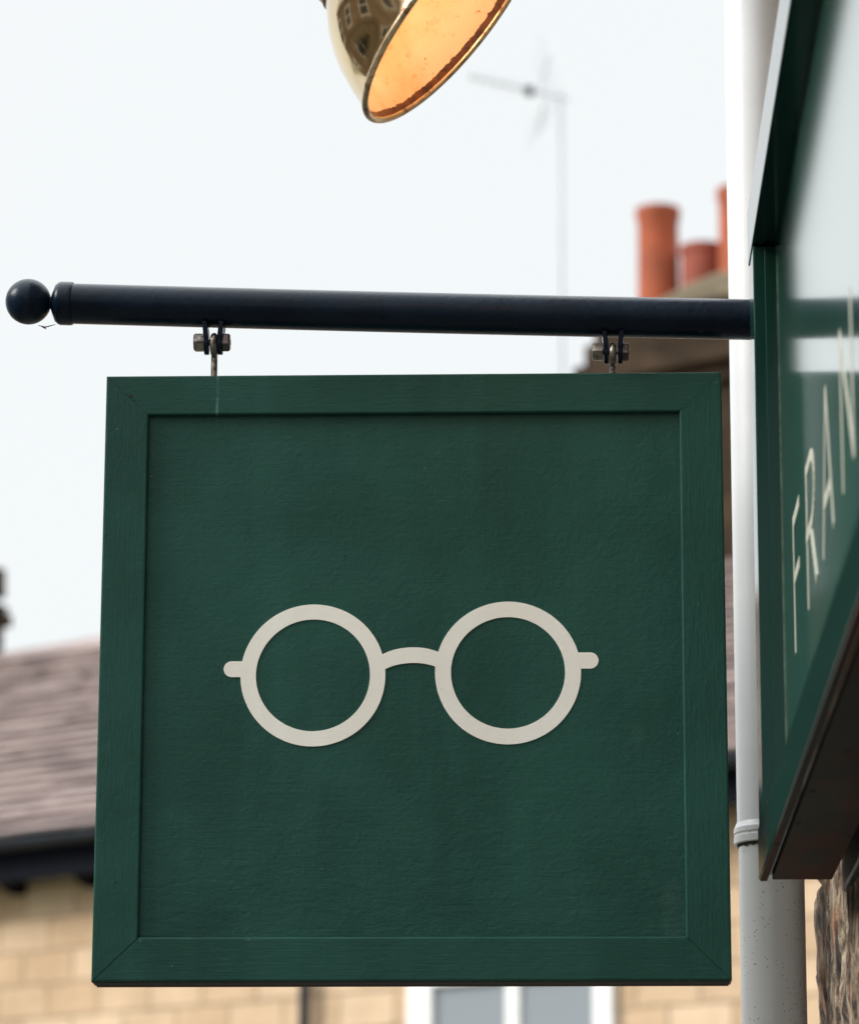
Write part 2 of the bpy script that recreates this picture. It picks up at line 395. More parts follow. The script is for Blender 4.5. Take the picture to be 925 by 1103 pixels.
def thing(name, loc, label, cat, group=None, rotz=0):
    o = bpy.data.objects.new(name, None); COL.objects.link(o); o.empty_display_size = .2
    o.location = loc; o.rotation_euler = (0, 0, rotz)
    o['label'] = label; o['category'] = cat
    if group: o['group'] = group
    return o
def struct(o): o['kind'] = 'structure'; return o
def keep(o, parent, t):
    """child meshes below are modelled in world axes: cancel the base offset of their Empty"""
    o.parent = parent; o.location = -Vector(t); return o

# ================================================================== THE HANGING SIGN
s_px_ = 4.07/F_PX
YB = 3.9                         # plane of the frame's front face
REC = .0068                      # the panel lies this far back
T = (0, 0, 0)
def bp(x, y, Y=YB):
    p = at(x, y, 1, Y); return (p.x, p.z)
OUT = [bp(115, 405), bp(776.5, 400.3), bp(788, 1056), bp(98.3, 1057.5)]      # TL TR BR BL
INN = [bp(160.3, 447), bp(731.5, 443), bp(738.5, 1008.5), bp(149, 1009.5)]
base = Vector(((OUT[0][0]+OUT[1][0])/2, YB+.02, OUT[3][1]))
sign = thing('hanging_sign', base, 'square dark green timber sign painted with cream round spectacles, hanging from the black pole', 'sign')
def sgn(o): return keep(o, sign, base)
def rail(name, q, m, mitres):
    """q = outer a, outer b, inner b, inner a; the two mitre edges stay square"""
    bm = bmesh.new(); add_prism(bm, q, 1, YB, YB+.040)
    lay = bm.edges.layers.float.new('bevel_weight_edge')
    mit = {(1, 2), (0, 3)}
    for e in bm.edges:
        ids = []
        for v in e.verts:
            ids.append(min(range(4), key=lambda k: (q[k][0]-v.co.x)**2+(q[k][1]-v.co.z)**2))
        on_m = tuple(sorted(ids)) in mit
        side = ids[0] == ids[1]
        front = all(v.co.y < YB+.001 for v in e.verts)
        e[lay] = 0.0 if (on_m or side) else (1.0 if front else .4)
    o = from_bm(name, bm, m)
    b = o.modifiers.new('bevel', 'BEVEL'); b.width = .0022; b.segments = 3; b.limit_method = 'WEIGHT'
    return sgn(o)
TL, TR, BR, BL = OUT; tl, tr, br, bl = INN
g = .0003
rail('top_rail', [TL, TR, tr, tl], M['green_drip'], 0)
rail('bottom_rail', [(BL[0]+.0010, BL[1]), (BR[0]-g, BR[1]), (br[0]-g, br[1]), (bl[0]+.0010, bl[1])], M['green_h'], 0)
rail('stile', [(TL[0], TL[1]-g), (BL[0], BL[1]+.0002), (bl[0], bl[1]+.0002), (tl[0], tl[1]-g)], M['green_v'], 0)
rail('stile', [(TR[0], TR[1]-g), (BR[0], BR[1]+g), (br[0], br[1]+g), (tr[0], tr[1]-g)], M['green_v'], 0)
bm = bmesh.new(); add_prism(bm, [(BL[0]+.002, BL[1]-.0006), (BR[0]-.002, BR[1]-.0006), (BR[0]-.003, BR[1]+.001), (BL[0]+.003, BL[1]+.001)], 1, YB+.0028, YB+.0335); sgn(from_bm('underside', bm, M['under']))  # thin dark strip added below the rail, its shade put into the colour
bm = bmesh.new(); add_prism(bm, [(BL[0]+.002, BL[1]-.0012), (BR[0]-.002, BR[1]-.0012), (BR[0]-.003, BR[1]+.001), (BL[0]+.003, BL[1]+.001)], 1, YB+.034, YB+.0402); sgn(from_bm('back_edge', bm, M['bare']))
# panel: a fine sheet that is not perfectly flat, let into the frame
def panel():
    bm = bmesh.new(); nx, nz = 90, 90
    x0, x1, z0, z1 = bl[0]-.012, br[0]+.012, bl[1]-.012, tl[1]+.012
    g_ = [[None]*(nz+1) for _ in range(nx+1)]
    for i in range(nx+1):
        for k in range(nz+1):
            x = x0+(x1-x0)*i/nx; z = z0+(z1-z0)*k/nz
            d = .0005*noise.noise(Vector((x*9, 1.3, z*9))) + .00022*noise.noise(Vector((x*45, 4, z*45)))
            g_[i][k] = bm.verts.new((x, YB+REC+d, z))
    for i in range(nx):
        for k in range(nz): bm.faces.new((g_[i][k], g_[i+1][k], g_[i+1][k+1], g_[i][k+1]))
    bm.faces.ensure_lookup_table()
    r = bmesh.ops.extrude_face_region(bm, geom=bm.faces[:])
    for v in r['geom']:
        if isinstance(v, bmesh.types.BMVert): v.co.y = YB+.030
    return sgn(from_bm('panel', bm, M['green_panel'], None, True))
panel()
# spectacles: rings, bridge and side lugs, painted on (a film of paint 0.5 mm thick)
def spectacles():
    bm = bmesh.new(); Y0 = YB+REC
    def ring(cx, cy, ro, ri, y):
        c = bp(cx, cy, Y0); a = bp(cx+ro, cy, Y0); Ro = a[0]-c[0]; Ri = bp(cx+ri, cy, Y0)[0]-c[0]
        n = 96; vs = []
        for r_ in (Ro, Ri):
            for yy in (y, Y0+.002):
                vs.append([bm.verts.new((c[0]+r_*math.cos(t)*(1+.003*math.sin(3*t+cx)), yy, c[1]+r_*.998*math.sin(t))) for t in (2*math.pi*k/n for k in range(n))])
        of, ob, inf, ib = vs
        for k in range(n):
            j = (k+1) % n
            bm.faces.new((of[k], of[j], inf[j], inf[k])); bm.faces.new((of[k], ob[k], ob[j], of[j])); bm.faces.new((inf[k], inf[j], ib[j], ib[k]))
        return c, Ro, Ri
    ring(337.3, 727.4, 78.0, 61.4, Y0-.0009)
    ring(546.9, 724.7, 78.6, 61.4, Y0-.00092)
    # bridge arch: outer circle through (412,706)(443,698)(474,703); thickness 16 px
    def arch(top, bot, y):
        P = [bp(*p, Y0) for p in top+bot[::-1]]
        v0 = [bm.verts.new((p[0], y, p[1])) for p in P]; v1 = [bm.verts.new((p[0], Y0+.002, p[1])) for p in P]
        n = len(P)
        for i in range(n): bm.faces.new((v0[i], v1[i], v1[(i+1) % n], v0[(i+1) % n]))
        h = n//2
        for i in range(h-1): bm.faces.new((v0[i], v0[i+1], v0[n-2-i], v0[n-1-i]))
    N = 20; top = []; bot = []
    for i in range(N+1):
        t = -1+2*i/N; x = 443+t*38
        top.append((x, 697.4+11.5*(1-math.sqrt(max(0, 1-(t*.87)**2)))/(.507)*1.0 - 1.0*t))
        x2 = 443+t*33
        bot.append((x2, 714.2+9*(1-math.sqrt(max(0, 1-(t*.87)**2)))/.507 - 1.0*t))
    arch(top, bot, Y0-.00086)
    def lug(x_in, x_out, y0, y1, y):
        s = 1 if x_out > x_in else -1; rr = (y1-y0)/2; top = []; bot = []
        xs = [x_in] + [x_out-s*rr + s*rr*math.sin(a*math.pi/16) for a in range(9)]
        for x in xs:
            u = max(0, s*(x-(x_out-s*rr)))/rr; h = rr*math.sqrt(max(0.02, 1-u*u)); sl = -(x-x_in)*.005
            top.append((x, (y0+y1)/2-h+sl)); bot.append((x, (y0+y1)/2+h+sl))
        arch(top, bot, y)
    lug(267, 241.2, 712.4, 729.4, Y0-.00088); lug(617, 644.3, 703.0, 720.4, Y0-.00084)
    return sgn(from_bm('painted_spectacles', bm, M['cream']))
spectacles()

rc = random.Random(11)
for (cx, cy, rr, mt) in ((141, 427.5, 2.6, 'under'), (144.5, 431, 1.3, 'under'), (127, 462, 1.3, 'green_chip'), (151.5, 1013.5, 1.7, 'green_chip'),
                         (268, 1012, 2.0, 'green_chip'), (108, 858, 1.2, 'under'), (106.5, 905, 1.0, 'green_chip'), (771, 412, 1.6, 'green_chip'), (163, 512, 1.5, 'green_chip')):
    on = YB-.0001 if not (165 > cx > 160) else YB+REC-.0006
    c = bp(cx, cy); s1 = rr*s_px_; bm = bmesh.new(); k0 = rc.uniform(0, 6)
    add_prism(bm, [(c[0]+s1*rc.uniform(.6, 1.2)*math.cos(k0+q*.785)*1.15, c[1]+s1*rc.uniform(.5, 1.1)*math.sin(k0+q*.785)*.8) for q in range(8)], 1, on, on+.002)
    sgn(from_bm('paint_chip', bm, M[mt]))
# ------------------------------------------------------------------ bracket pole
PL = at(75, 327, 1, YB); PR = at(805, 344, 1, YB); pdir = (PR-PL).normalized()
WALLX = .29
p_end = PL + pdir*((WALLX-PL.x)/pdir.x)
bracket = thing('sign_bracket', p_end, 'blue black iron pole with a ball end, held above the green sign', 'bracket')
def brk(o, par=None): return keep(o, bracket, p_end)
pr = .02225
bm = bmesh.new()
N = 40; add_tube(bm, [PL + (p_end-PL)*i/N + Vector((0, 0, -.0012*math.sin(math.pi*i/N))) for i in range(N+1)], pr, 48)
brk(from_bm('pole', bm, M['pole'], None, True))
s_px = 4.07/F_PX
capm = align(PL, -pdir)
brk(lathe('end_cap', [(0, -.004), (.0235, -.004), (.0240, -.002), (.0240, .009), (.0232, .0115), (.0205, .0150), (.0120, .0185), (.0062, .0205), (.0062, .025), (0, .025)], M['pole'], None, 48, False, capm, 30))
bc = at(31, 325, 1, YB)
bm = bmesh.new(); bmesh.ops.create_uvsphere(bm, u_segments=48, v_segments=32, radius=.0252); bmesh.ops.translate(bm, vec=bc, verts=bm.verts)
brk(from_bm('ball_finial', bm, M['pole'], None, True, 180))
brk(lathe('wall_plate', [(0, 0), (.048, 0), (.048, .006), (.045, .009), (.026, .010), (.024, .014), (0, .014)], M['pole'], None, 48, False, align(p_end+Vector((.0, 0, 0)), (-1, 0, 0)), 30))
w0 = at(42, 350.5, 1, YB); w1 = at(49, 352.4, 1, YB); w2 = at(60, 349.5, 1, YB)
bm = bmesh.new(); add_tube(bm, [w0, w1, w2], [.0004, .0008, .0003], 6)
add_tube(bm, [w0+Vector((.003, 0, -.001)), w1+Vector((.001, 0, -.002))], .0006, 6)
brk(from_bm('cobweb', bm, M['web']))

def hanger(xL, xR, y_bolt, y_lugbot, ring_x, head, nut):
    """two welded lugs, a bolt through them (on the bracket) and an eye bolt (on the sign)"""
    b = at(ring_x, y_bolt, 1, YB)
    axis_z = b.z
    polez = (PL + pdir*((b.x-PL.x)/pdir.x)).z
    zb = at(xL, y_lugbot, 1, YB).z
    for j, lx in enumerate((xL, xR)):
        cx = at(lx, y_bolt, 1, YB).x; s = -1 if j == 0 else 1
        bm = bmesh.new(); prof = []
        ztop = polez-pr*.93
        # side outline in (y, z): rounded bottom, flared weld at the top
        for a in range(0, 181, 15):
            prof.append((YB+.0115*math.cos(R(180+a)), axis_z - (axis_z-zb)*math.sin(R(a))))
        prof += [(YB+.0125, axis_z+.004), (YB+.0150, ztop), (YB-.0150, ztop), (YB-.0125, axis_z+.004)]
        add_prism(bm, prof, 0, cx-.0026, cx+.0026)
        for v in bm.verts:                               # bent outward where it meets the pole
            t = max(0, (v.co.z-axis_z-.006)/max(.001, ztop-axis_z-.006)); v.co.x += s*.0018*t*t
        o = from_bm('lug', bm, M['pole']); bevel(o, .0007, 2); brk(o)
    # weld scar at right of the lugs
    xh = at(head[0], y_bolt, 1, YB).x; xh2 = at(head[1], y_bolt, 1, YB).x
    xn = at(nut[0], y_bolt, 1, YB).x; xn2 = at(nut[1], y_bolt, 1, YB).x
    bm = bmesh.new(); add_tube(bm, [(xh2-.001, YB, axis_z), (xn2+.0008, YB, axis_z)], .0034, 20)
    hexr = .0108
    rings = []
    for x, rr in ((xh, hexr*.86), (xh+.0018, hexr), (xh2, hexr)):
        rings.append([bm.verts.new((x, YB+rr*math.cos(R(60*k+8)), axis_z+rr*math.sin(R(60*k+8)))) for k in range(6)])
    for r0, r1 in zip(rings, rings[1:]):
        for k in range(6): bm.faces.new((r0[k], r0[(k+1) % 6], r1[(k+1) % 6], r1[k]))
    bm.faces.new(rings[0]); bm.faces.new(rings[-1][::-1])
    bolt = from_bm('bolt', bm, M['steel']); bevel(bolt, .0006, 2); brk(bolt)
    bm = bmesh.new(); rings = []
    for x, rr in ((xn, hexr), (xn2-.0015, hexr), (xn2, hexr*.88)):
        rings.append([bm.verts.new((x, YB+rr*math.cos(R(60*k+22)), axis_z+rr*math.sin(R(60*k+22)))) for k in range(6)])
    for r0, r1 in zip(rings, rings[1:]):
        for k in range(6): bm.faces.new((r0[k], r0[(k+1) % 6], r1[(k+1) % 6], r1[k]))
    bm.faces.new(rings[0]); bm.faces.new(rings[-1][::-1])
    nn = from_bm('nut', bm, M['rusty']); bevel(nn, .0006, 2); nn.parent = bolt
    # eye bolt: ring in the y-z plane round the bolt, shank down into the sign
    bm = bmesh.new(); rr = .0095; tr_ = .0037
    ring_c = Vector((b.x, YB, axis_z-.0030)); pts = []
    n, mseg = 40, 14; grid = []
    for i in range(n):
        a = 2*math.pi*i/n; c = ring_c + Vector((0, rr*math.cos(a), rr*math.sin(a)*1.05)); row = []
        for k in range(mseg):
            t = 2*math.pi*k/mseg; e = Vector((0, math.cos(a), math.sin(a)))
            row.append(bm.verts.new(c + tr_*(math.cos(t)*e + math.sin(t)*Vector((1, 0, 0)))))
        grid.append(row)
    for i in range(n):
        for k in range(mseg):
            bm.faces.new((grid[i][k], grid[(i+1) % n][k], grid[(i+1) % n][(k+1) % mseg], grid[i][(k+1) % mseg]))
    ztop = ring_c.z-rr
    zs = TL[1] + (b.x-TL[0])/(TR[0]-TL[0])*(TR[1]-TL[1]) - .012
    pts, rad = [], []; k = 0; z = ztop
    while z > zs:
        pts.append((b.x, YB+.004, z)); rad.append(.0038 if k % 2 else .0033); z -= .0011; k += 1
    add_tube(bm, pts, rad, 16)
    sgn(from_bm('eye_bolt', bm, M['steel'], None, True, 60))
hanger(223, 237.5, 369, 382, 231, (209, 221), (240, 248))
hanger(652.5, 667.5, 379, 392, 659.5, (637.5, 649), (669.7, 677))

# ================================================================== DOWNPIPE
PYc = 4.05
xl = at(797, 1103, 1, PYc).x; xr_ = at(868, 1000, 1, PYc).x
pcx = (xl+xr_)/2; prr = (xr_-xl)/2
zc0 = at(800, 905, 1, PYc-prr).z; zc1 = at(800, 885, 1, PYc-prr).z
pipe = thing('downpipe', (pcx, PYc, GZ), 'white plastic downpipe with a collar, speckled with dirt, behind the end of the shop sign', 'downpipe')
def pp(o): return keep(o, pipe, (pcx, PYc, GZ))
def vlathe(name, prof, m): return pp(lathe(name, prof, m, None, 64, False, Matrix.Translation((pcx, PYc, 0)), 30))
vlathe('lower_pipe', [(0, GZ+.12), (prr-.001, GZ+.12), (prr-.001, zc0+.01), (0, zc0+.01)], M['white_plastic'])
vlathe('upper_pipe', [(0, zc1-.008), (prr+.0002, zc1-.008), (prr+.0002, 6.2), (0, 6.2)], M['white_plastic'])
cr = prr+.0040
vlathe('collar', [(prr-.0005, zc0+.0005), (cr-.001, zc0), (cr, zc0+.0012), (cr, zc0+.0085), (cr-.0009, zc0+.0095), (cr-.0009, zc0+.0112), (cr, zc0+.0122), (cr, zc1-.003), (cr-.001, zc1-.0015), (prr+.001, zc1+.0035), (prr-.0002, zc1+.0035)], M['white_plastic'])
# grime ring under the collar, ragged
bm = bmesh.new(); n = 90; r0 = []; r1 = []
for k in range(n):
    a = 2*math.pi*k/n; c_, s_ = math.cos(a), math.sin(a)
    d = .0022+.0035*max(0, noise.noise(Vector((c_*6, s_*6, 2.2))))+.002*random.random()*(random.random() > .6)
    r0.append(bm.verts.new((pcx+(prr+.0004)*c_, PYc+(prr+.0004)*s_, zc0+.001))); r1.append(bm.verts.new((pcx+(prr-.0006)*c_, PYc+(prr-.0006)*s_, zc0-d)))
    r0[-1].co.x += .0006*c_; r0[-1].co.y += .0006*s_
for k in range(n): bm.faces.new((r0[k], r0[(k+1) % n], r1[(k+1) % n], r1[k]))
pp(from_bm('grime_ring', bm, M['grime'], None, True))
for z in (-1.0, 2.6, 4.9):
    bm = bmesh.new(); add_tube(bm, [(pcx, PYc, z), (pcx, PYc, z+.03)], prr+.006, 40); add_box(bm, (pcx+prr*.9, PYc-.012, z+.004), (WALLX+.03, PYc+.012, z+.026))
    pp(from_bm('pipe_clip', bm, M['white_plastic'], None, True))
bm = bmesh.new(); add_tube(bm, [(pcx, PYc, GZ+.13), (pcx, PYc, GZ+.08), (pcx-.03, PYc-.03, GZ+.03)], prr, 32); pp(from_bm('shoe', bm, M['white_plastic'], None, True))

# ================================================================== SHOP FASCIA
FX, FY1, FY0 = .2000, 3.712, .55            # front face, far end, near end
PX_ = FX+.0255                               # panel face
YS = 3.640
def zat(x, y, Y): p = at(x, y, 0, FX); return p.z*Y/p.y
zt = zat(804.5, 229, FY1); zl = zat(808.5, 264, YS); zb = zat(815.3, 948, FY1)
#                  # inner edge of the far stile
fas = thing('shop_fascia', (FX+.03, (FY0+FY1)/2, zb), 'long glossy dark green shop fascia in a raised frame with cream letters FRAN', 'fascia')
fb = fas.location.copy()
def fs(o): return keep(o, fas, fb)
ZB1 = zb+.052
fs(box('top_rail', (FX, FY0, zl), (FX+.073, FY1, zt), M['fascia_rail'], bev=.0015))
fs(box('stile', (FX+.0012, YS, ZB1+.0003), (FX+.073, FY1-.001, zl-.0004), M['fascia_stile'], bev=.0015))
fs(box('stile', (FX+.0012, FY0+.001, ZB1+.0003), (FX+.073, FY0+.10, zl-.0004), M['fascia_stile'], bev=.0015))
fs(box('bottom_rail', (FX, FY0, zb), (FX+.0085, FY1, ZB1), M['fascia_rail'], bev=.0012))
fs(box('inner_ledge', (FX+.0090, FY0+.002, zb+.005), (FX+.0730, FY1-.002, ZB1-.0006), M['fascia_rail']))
fs(box('soffit_board', (FX+.0135, FY0+.002, zb+.0004), (FX+.0732, FY1-.0005, zb+.0046), M['soffit'], bev=.0006))
fs(box('edge_strip', (FX+.0014, FY0+.002, zb-.0012), (FX+.0083, FY1-.001, zb-.0002), M['soffit']))
# stepped bead between rail and panel, and the narrow pale joint beside it
fs(box('bead', (FX+.0125, YS-.0035, ZB1+.002), (PX_+.002, YS-.0002, zl-.002), M['fascia_stile'], bev=.001))
fs(box('joint', (PX_-.0012, YS-.0046, ZB1+.002), (PX_+.001, YS-.0038, zl-.002), M['joint']))
bm = bmesh.new(); ny, nz = 160, 20; gr = [[None]*(nz+1) for _ in range(ny+1)]
y0_, y1_, z0_, z1_ = FY0+.05, FY1-.02, ZB1-.012, zl+.012
for i in range(ny+1):
    for k in range(nz+1):
        y = y0_+(y1_-y0_)*i/ny; z = z0_+(z1_-z0_)*k/nz
        gr[i][k] = bm.verts.new((PX_+.0003*noise.noise(Vector((y*2.2, 0, z*2.2))), y, z))
for i in range(ny):
    for k in range(nz): bm.faces.new((gr[i][k], gr[i+1][k], gr[i+1][k+1], gr[i][k+1]))
r_ = bmesh.ops.extrude_face_region(bm, geom=bm.faces[:])
for v in r_['geom']:
    if isinstance(v, bmesh.types.BMVert): v.co.x = PX_+.02
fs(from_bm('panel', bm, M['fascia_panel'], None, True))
# letters: strokes measured on the panel plane; y falls towards the reader's right
LX = PX_-.0003
def lp(x, y): p = at(x, y, 0, LX); return (p.y, p.z)
def stroke(bm, a, b, w, off=0.0):
    a = Vector(a); b = Vector(b); d = (b-a).normalized(); n = Vector((-d.y, d.x))*w/2
    q = [a+n, b+n, b-n, a-n]
    add_prism(bm, [(p.x, p.y) for p in q], 0, LX-off, PX_+.0015)
zlo, zhi = .7265, .8600
def letter(name, strokes):
    bm = bmesh.new()
    for i, (a, b, w) in enumerate(strokes): stroke(bm, a, b, w, .00002*i)
    return fs(from_bm(name, bm, M['letter']))
w = .0112
def L(y, t): return (y, zlo+(zhi-zlo)*t)
yF, yF2 = 3.466, 3.376
letter('letter', [(L(yF, 0), L(yF, 1), w), (L(yF+w/2, 1-.05), L(yF2, 1-.05), w), (L(yF+w/2, .53), L(yF2+.012, .53), w)])
# R
yR, yR2 = 3.276, 3.166
st = [(L(yR, 0), L(yR, 1), w)]
hw = (yR-yR2)
pts = [L(yR+w/2, .95), L(yR-hw*.55, .95)] + [(yR-hw*.55-hw*.36*math.sin(R(a)), zlo+(zhi-zlo)*(.72+.23*math.cos(R(a)))) for a in range(12, 170, 12)] + [L(yR-hw*.55, .49), L(yR+w/2, .49)]
st += [(pts[i], pts[i+1], w*.95) for i in range(len(pts)-1)] + [(L(yR-hw*.45, .48), L(yR2-.004, .01), w)]
letter('letter', st)
# A
yA, yA2 = 3.080, 2.960; ym = (yA+yA2)/2
letter('letter', [(L(yA, 0), L(ym, 1), w), (L(ym, 1), L(yA2, 0), w), (L(yA-.018, .32), L(yA2+.018, .32), w)])
# N
yN, yN2 = 2.852, 2.742
letter('letter', [(L(yN, 0), L(yN, 1), w), (L(yN, .98), L(yN2, .02), w), (L(yN2, 0), L(yN2, 1), w)])

# ================================================================== SHOP BUILDING (rough stone wall at the reader's right)
pe = at(879, 1040, 0, WALLX); YE = pe.y
shop = thing('shop_building', (WALLX+.25, 0, GZ), 'rough weathered stone shop building beside the camera, its corner right of the downpipe', 'building')
sb = shop.location.copy()
def sp_(o, par=None): return keep(o, shop, sb)
def lines(a, b, fine0, fine1, c, f):
    L_ = []; v = a
    while v < b-1e-6:
        L_.append(v); v += f if fine0-1e-6 <= v < fine1 else c
        if L_[-1] < fine0 < v: v = fine0
    L_.append(b); return L_
ys = lines(-5.0, YE, 3.45, YE, .12, .006); zs = lines(GZ, 6.5, .30, .62, .12, .0045)
def wall_d(y, z):
    row = math.floor((z+.085)/.23); fz = ((z+.085)/.23) % 1; off = .37*(row % 2)+.11*math.sin(row*5.1)
    c = (y+off)/.42; fy = c % 1
    dj = min(min(fz, 1-fz)*.23, min(fy, 1-fy)*.42)
    j = max(0, 1-dj/.014)
    blk = noise.noise(Vector((math.floor(c)*3.1, row*7.7, 1)))*.004
    r1 = noise.fractal(Vector((y*9, z*7+11, 3.3)), .9, 2.1, 5)
    r2 = noise.noise(Vector((y*60, z*26, 5)))
    r3 = noise.ridged_multi_fractal(Vector((y*16, z*9, 8)), .8, 2.2, 5, 1.0, 2.0)
    return -.0050*r1 - .0030*r2 - .0035*(r3-1) - blk + .012*j - .002
bm = bmesh.new(); G = [[bm.verts.new((WALLX+wall_d(y, z)+(.006*max(0, (y-YE+.03)/.03)**2), y, z)) for z in zs] for y in ys]
for i in range(len(ys)-1):
    for k in range(len(zs)-1): bm.faces.new((G[i][k], G[i+1][k], G[i+1][k+1], G[i][k+1]))
bl_ = [bm.verts.new((WALLX+.45, y, z)) for y, z in ((-5, GZ), (YE, GZ), (YE, 6.5), (-5, 6.5))]
bm.faces.new(bl_[::-1])
bm.faces.new([G[i][0] for i in range(len(ys))]+[bl_[1], bl_[0]]); bm.faces.new([G[i][-1] for i in range(len(ys))][::-1]+[bl_[3], bl_[2]])
bm.faces.new([G[-1][k] for k in range(len(zs))]+[bl_[2], bl_[1]]); bm.faces.new([G[0][k] for k in range(len(zs))][::-1]+[bl_[0], bl_[3]])
sp_(from_bm('stone_wall', bm, M['rough_stone'], None, True, 50))
ph = at(906.5, 960.5, 0, .2815)
sp_(box('shopfront_head', (.2815, .5, ph.z), (.34, ph.y, 1.3), M['shop_green'], bev=.002))
wf = box('window_frame', (.276, .7, GZ+.65), (.33, 3.1, GZ+.70), M['shop_green'], bev=.003); sp_(wf)
for y in (.7, 1.9, 3.05):
    sp_(box('window_frame', (.274, y, GZ+.702), (.33, y+.05, ph.z-.002), M['shop_green'], bev=.003))
sp_(box('window_pane', (.279, .75, GZ+.702), (.283, 3.05, ph.z-.003), M['glass_dark']))
# simple slate roof over the shop
bm = bmesh.new(); add_prism(bm, [(-.0, 6.5), (.35+WALLX, 6.75), (4.5, 9.0), (4.5, 8.8), (.7, 6.5)], 1, -5.1, YE+.1)
sp_(from_bm('roof', bm, M['slate']))
sp_(box('side_wall', (WALLX+.452, YE-.45, GZ), (8.5, YE-.02, 6.5), M['rough_stone']))

# ================================================================== WALL LAMP
def lamp():
    # circle of the mouth fitted to the ellipse it shows: centre, axis (from cap to mouth)
    C = LAMP_C; A = LAMP_A.normalized(); RR = LAMP_R
    mt = align(C, -A)                                 # local z runs back from the mouth towards the cap
    wallp = Vector((WALLX-.002, C.y+.05, 1.72))
    t = thing('wall_lamp', wallp, 'lit brass bell lamp with an orange lining hanging tilted above the green sign', 'lamp')
    def k(o):                                          # parts keep the lamp's own axis so that wear follows the shade
        o.parent = t; o.matrix_basis = Matrix.Translation(-wallp) @ mt; return o
    s = RR/146.7; q = s/.958
    prof = [(146.0, 0), (146.7, 2), (146.2, 4.5), (143.4, 8), (140.5, 14), (136.5, 27), (131, 42), (125, 57), (116, 73), (104.5, 89), (93, 101), (83, 111.5), (79, 116)]
    outer = [(r*s, z*q) for r, z in prof]
    inner = [((r-2.6)*s, z*q) for r, z in prof[4:]][::-1]
    k(lathe('lamp_shade', outer[3:]+[((79-2.6)*s, 118*q)]+inner+[(141*s, 7*q)], M['brass'], None, 128, True, None, 50))
    # rolled rim bead
    bm = bmesh.new(); n = 128; ms = 14; br_ = .0034; rc = 143.6*s; g2 = []
    for i in range(n):
        a = 2*math.pi*i/n
        g2.append([bm.verts.new(((rc+br_*math.cos(2*math.pi*j/ms))*math.cos(a), (rc+br_*math.cos(2*math.pi*j/ms))*math.sin(a), .0034+br_*math.sin(2*math.pi*j/ms))) for j in range(ms)])
    for i in range(n):
        for j in range(ms): bm.faces.new((g2[i][j], g2[(i+1) % n][j], g2[(i+1) % n][(j+1) % ms], g2[i][(j+1) % ms]))
    k(from_bm('rim', bm, M['rim'], None, True, 180))
    lin = [((r-3.4)*s, z*q) for r, z in prof[3:]] + [(40*s, 121*q), (0, 122*q)]
    lin[0] = (139.8*s, .0045)
    k(lathe('lining', lin, M['lining'], None, 128, False, None, 60))
    k(lathe('cap', [(78.5*s, 112*q), (81*s, 114*q), (81.5*s, 118*q), (79*s, 122*q), (76*s, 150*q), (60*s, 172*q), (38*s, 184*q), (24*s, 190*q), (20*s, 214*q), (0, 214*q)], M['dull_brass'], None, 96, False, None, 30))
    k(lathe('bulb_holder', [(0, 121*q), (24*s, 121*q), (24*s, 100*q), (18*s, 97*q), (0, 97*q)], M['dull_brass'], None, 32))
    k(lathe('bulb', [(0, 66*q), (9*s, 68*q), (17*s, 74*q), (19*s, 82*q), (15*s, 91*q), (10*s, 97*q)], M['bulb'], None, 40))
    # swan neck from the cap, over and back to the wall
    top = C - A*(212*q); b0 = top - A*.10
    cps = [top+A*.004, top-A*.06, top-A*.14+Vector((.02, .01, .05)), Vector((C.x-.02, C.y+.03, C.z+.46)), Vector((C.x+.12, C.y+.05, C.z+.55)), Vector((wallp.x-.10, wallp.y, wallp.z+.12)), Vector((wallp.x-.05, wallp.y, wallp.z+.02)), wallp]
    pts = []
    for i in range(len(cps)-1):
        p0 = cps[max(0, i-1)]; p1 = cps[i]; p2 = cps[i+1]; p3 = cps[min(len(cps)-1, i+2)]
        for j in range(10):
            u = j/10; pts.append(.5*((2*p1)+(-p0+p2)*u+(2*p0-5*p1+4*p2-p3)*u*u+(-p0+3*p1-3*p2+p3)*u**3))
    pts.append(cps[-1])
    keep(tube('swan_neck', pts, .0085, M['brass'], None, 20), t, wallp)
    keep(lathe('wall_plate', [(0, 0), (.045, 0), (.045, .006), (.03, .012), (.012, .02), (0, .02)], M['brass'], None, 48, False, align(wallp, (-1, 0, 0))), t, wallp)
    ld = bpy.data.lights.new('bulb_light', 'POINT'); ld.energy = LAMP_W; ld.color = (1, .74, .50); ld.shadow_soft_size = .02
    lo = bpy.data.objects.new('bulb_light', ld); COL.objects.link(lo); lo.parent = t; lo.location = C - A*(48*q) - wallp
def rim_mat():
    m, nt, b = new_mat('rim, brass worn to rust')
    n = noise_n(nt, coords(nt), 45, 5, .7)
    lk(nt, ramp(nt, n, [(.38, (.22, .09, .04)), (.50, (.72, .55, .34))]), b.inputs['Base Color'])
    lk(nt, ramp(nt, n, [(.40, (.2,)*3), (.6, (1,)*3)]), b.inputs['Metallic']); setc(b, rough=.3); bump(nt, b, n, .3, .001); return m
M['rim'] = rim_mat()
LAMP_C = Vector((-.0985, 3.4236, 1.3551)); LAMP_A = Vector((.7525, -.0332, -.6578)); LAMP_R = .130; LAMP_W = .25
lamp()

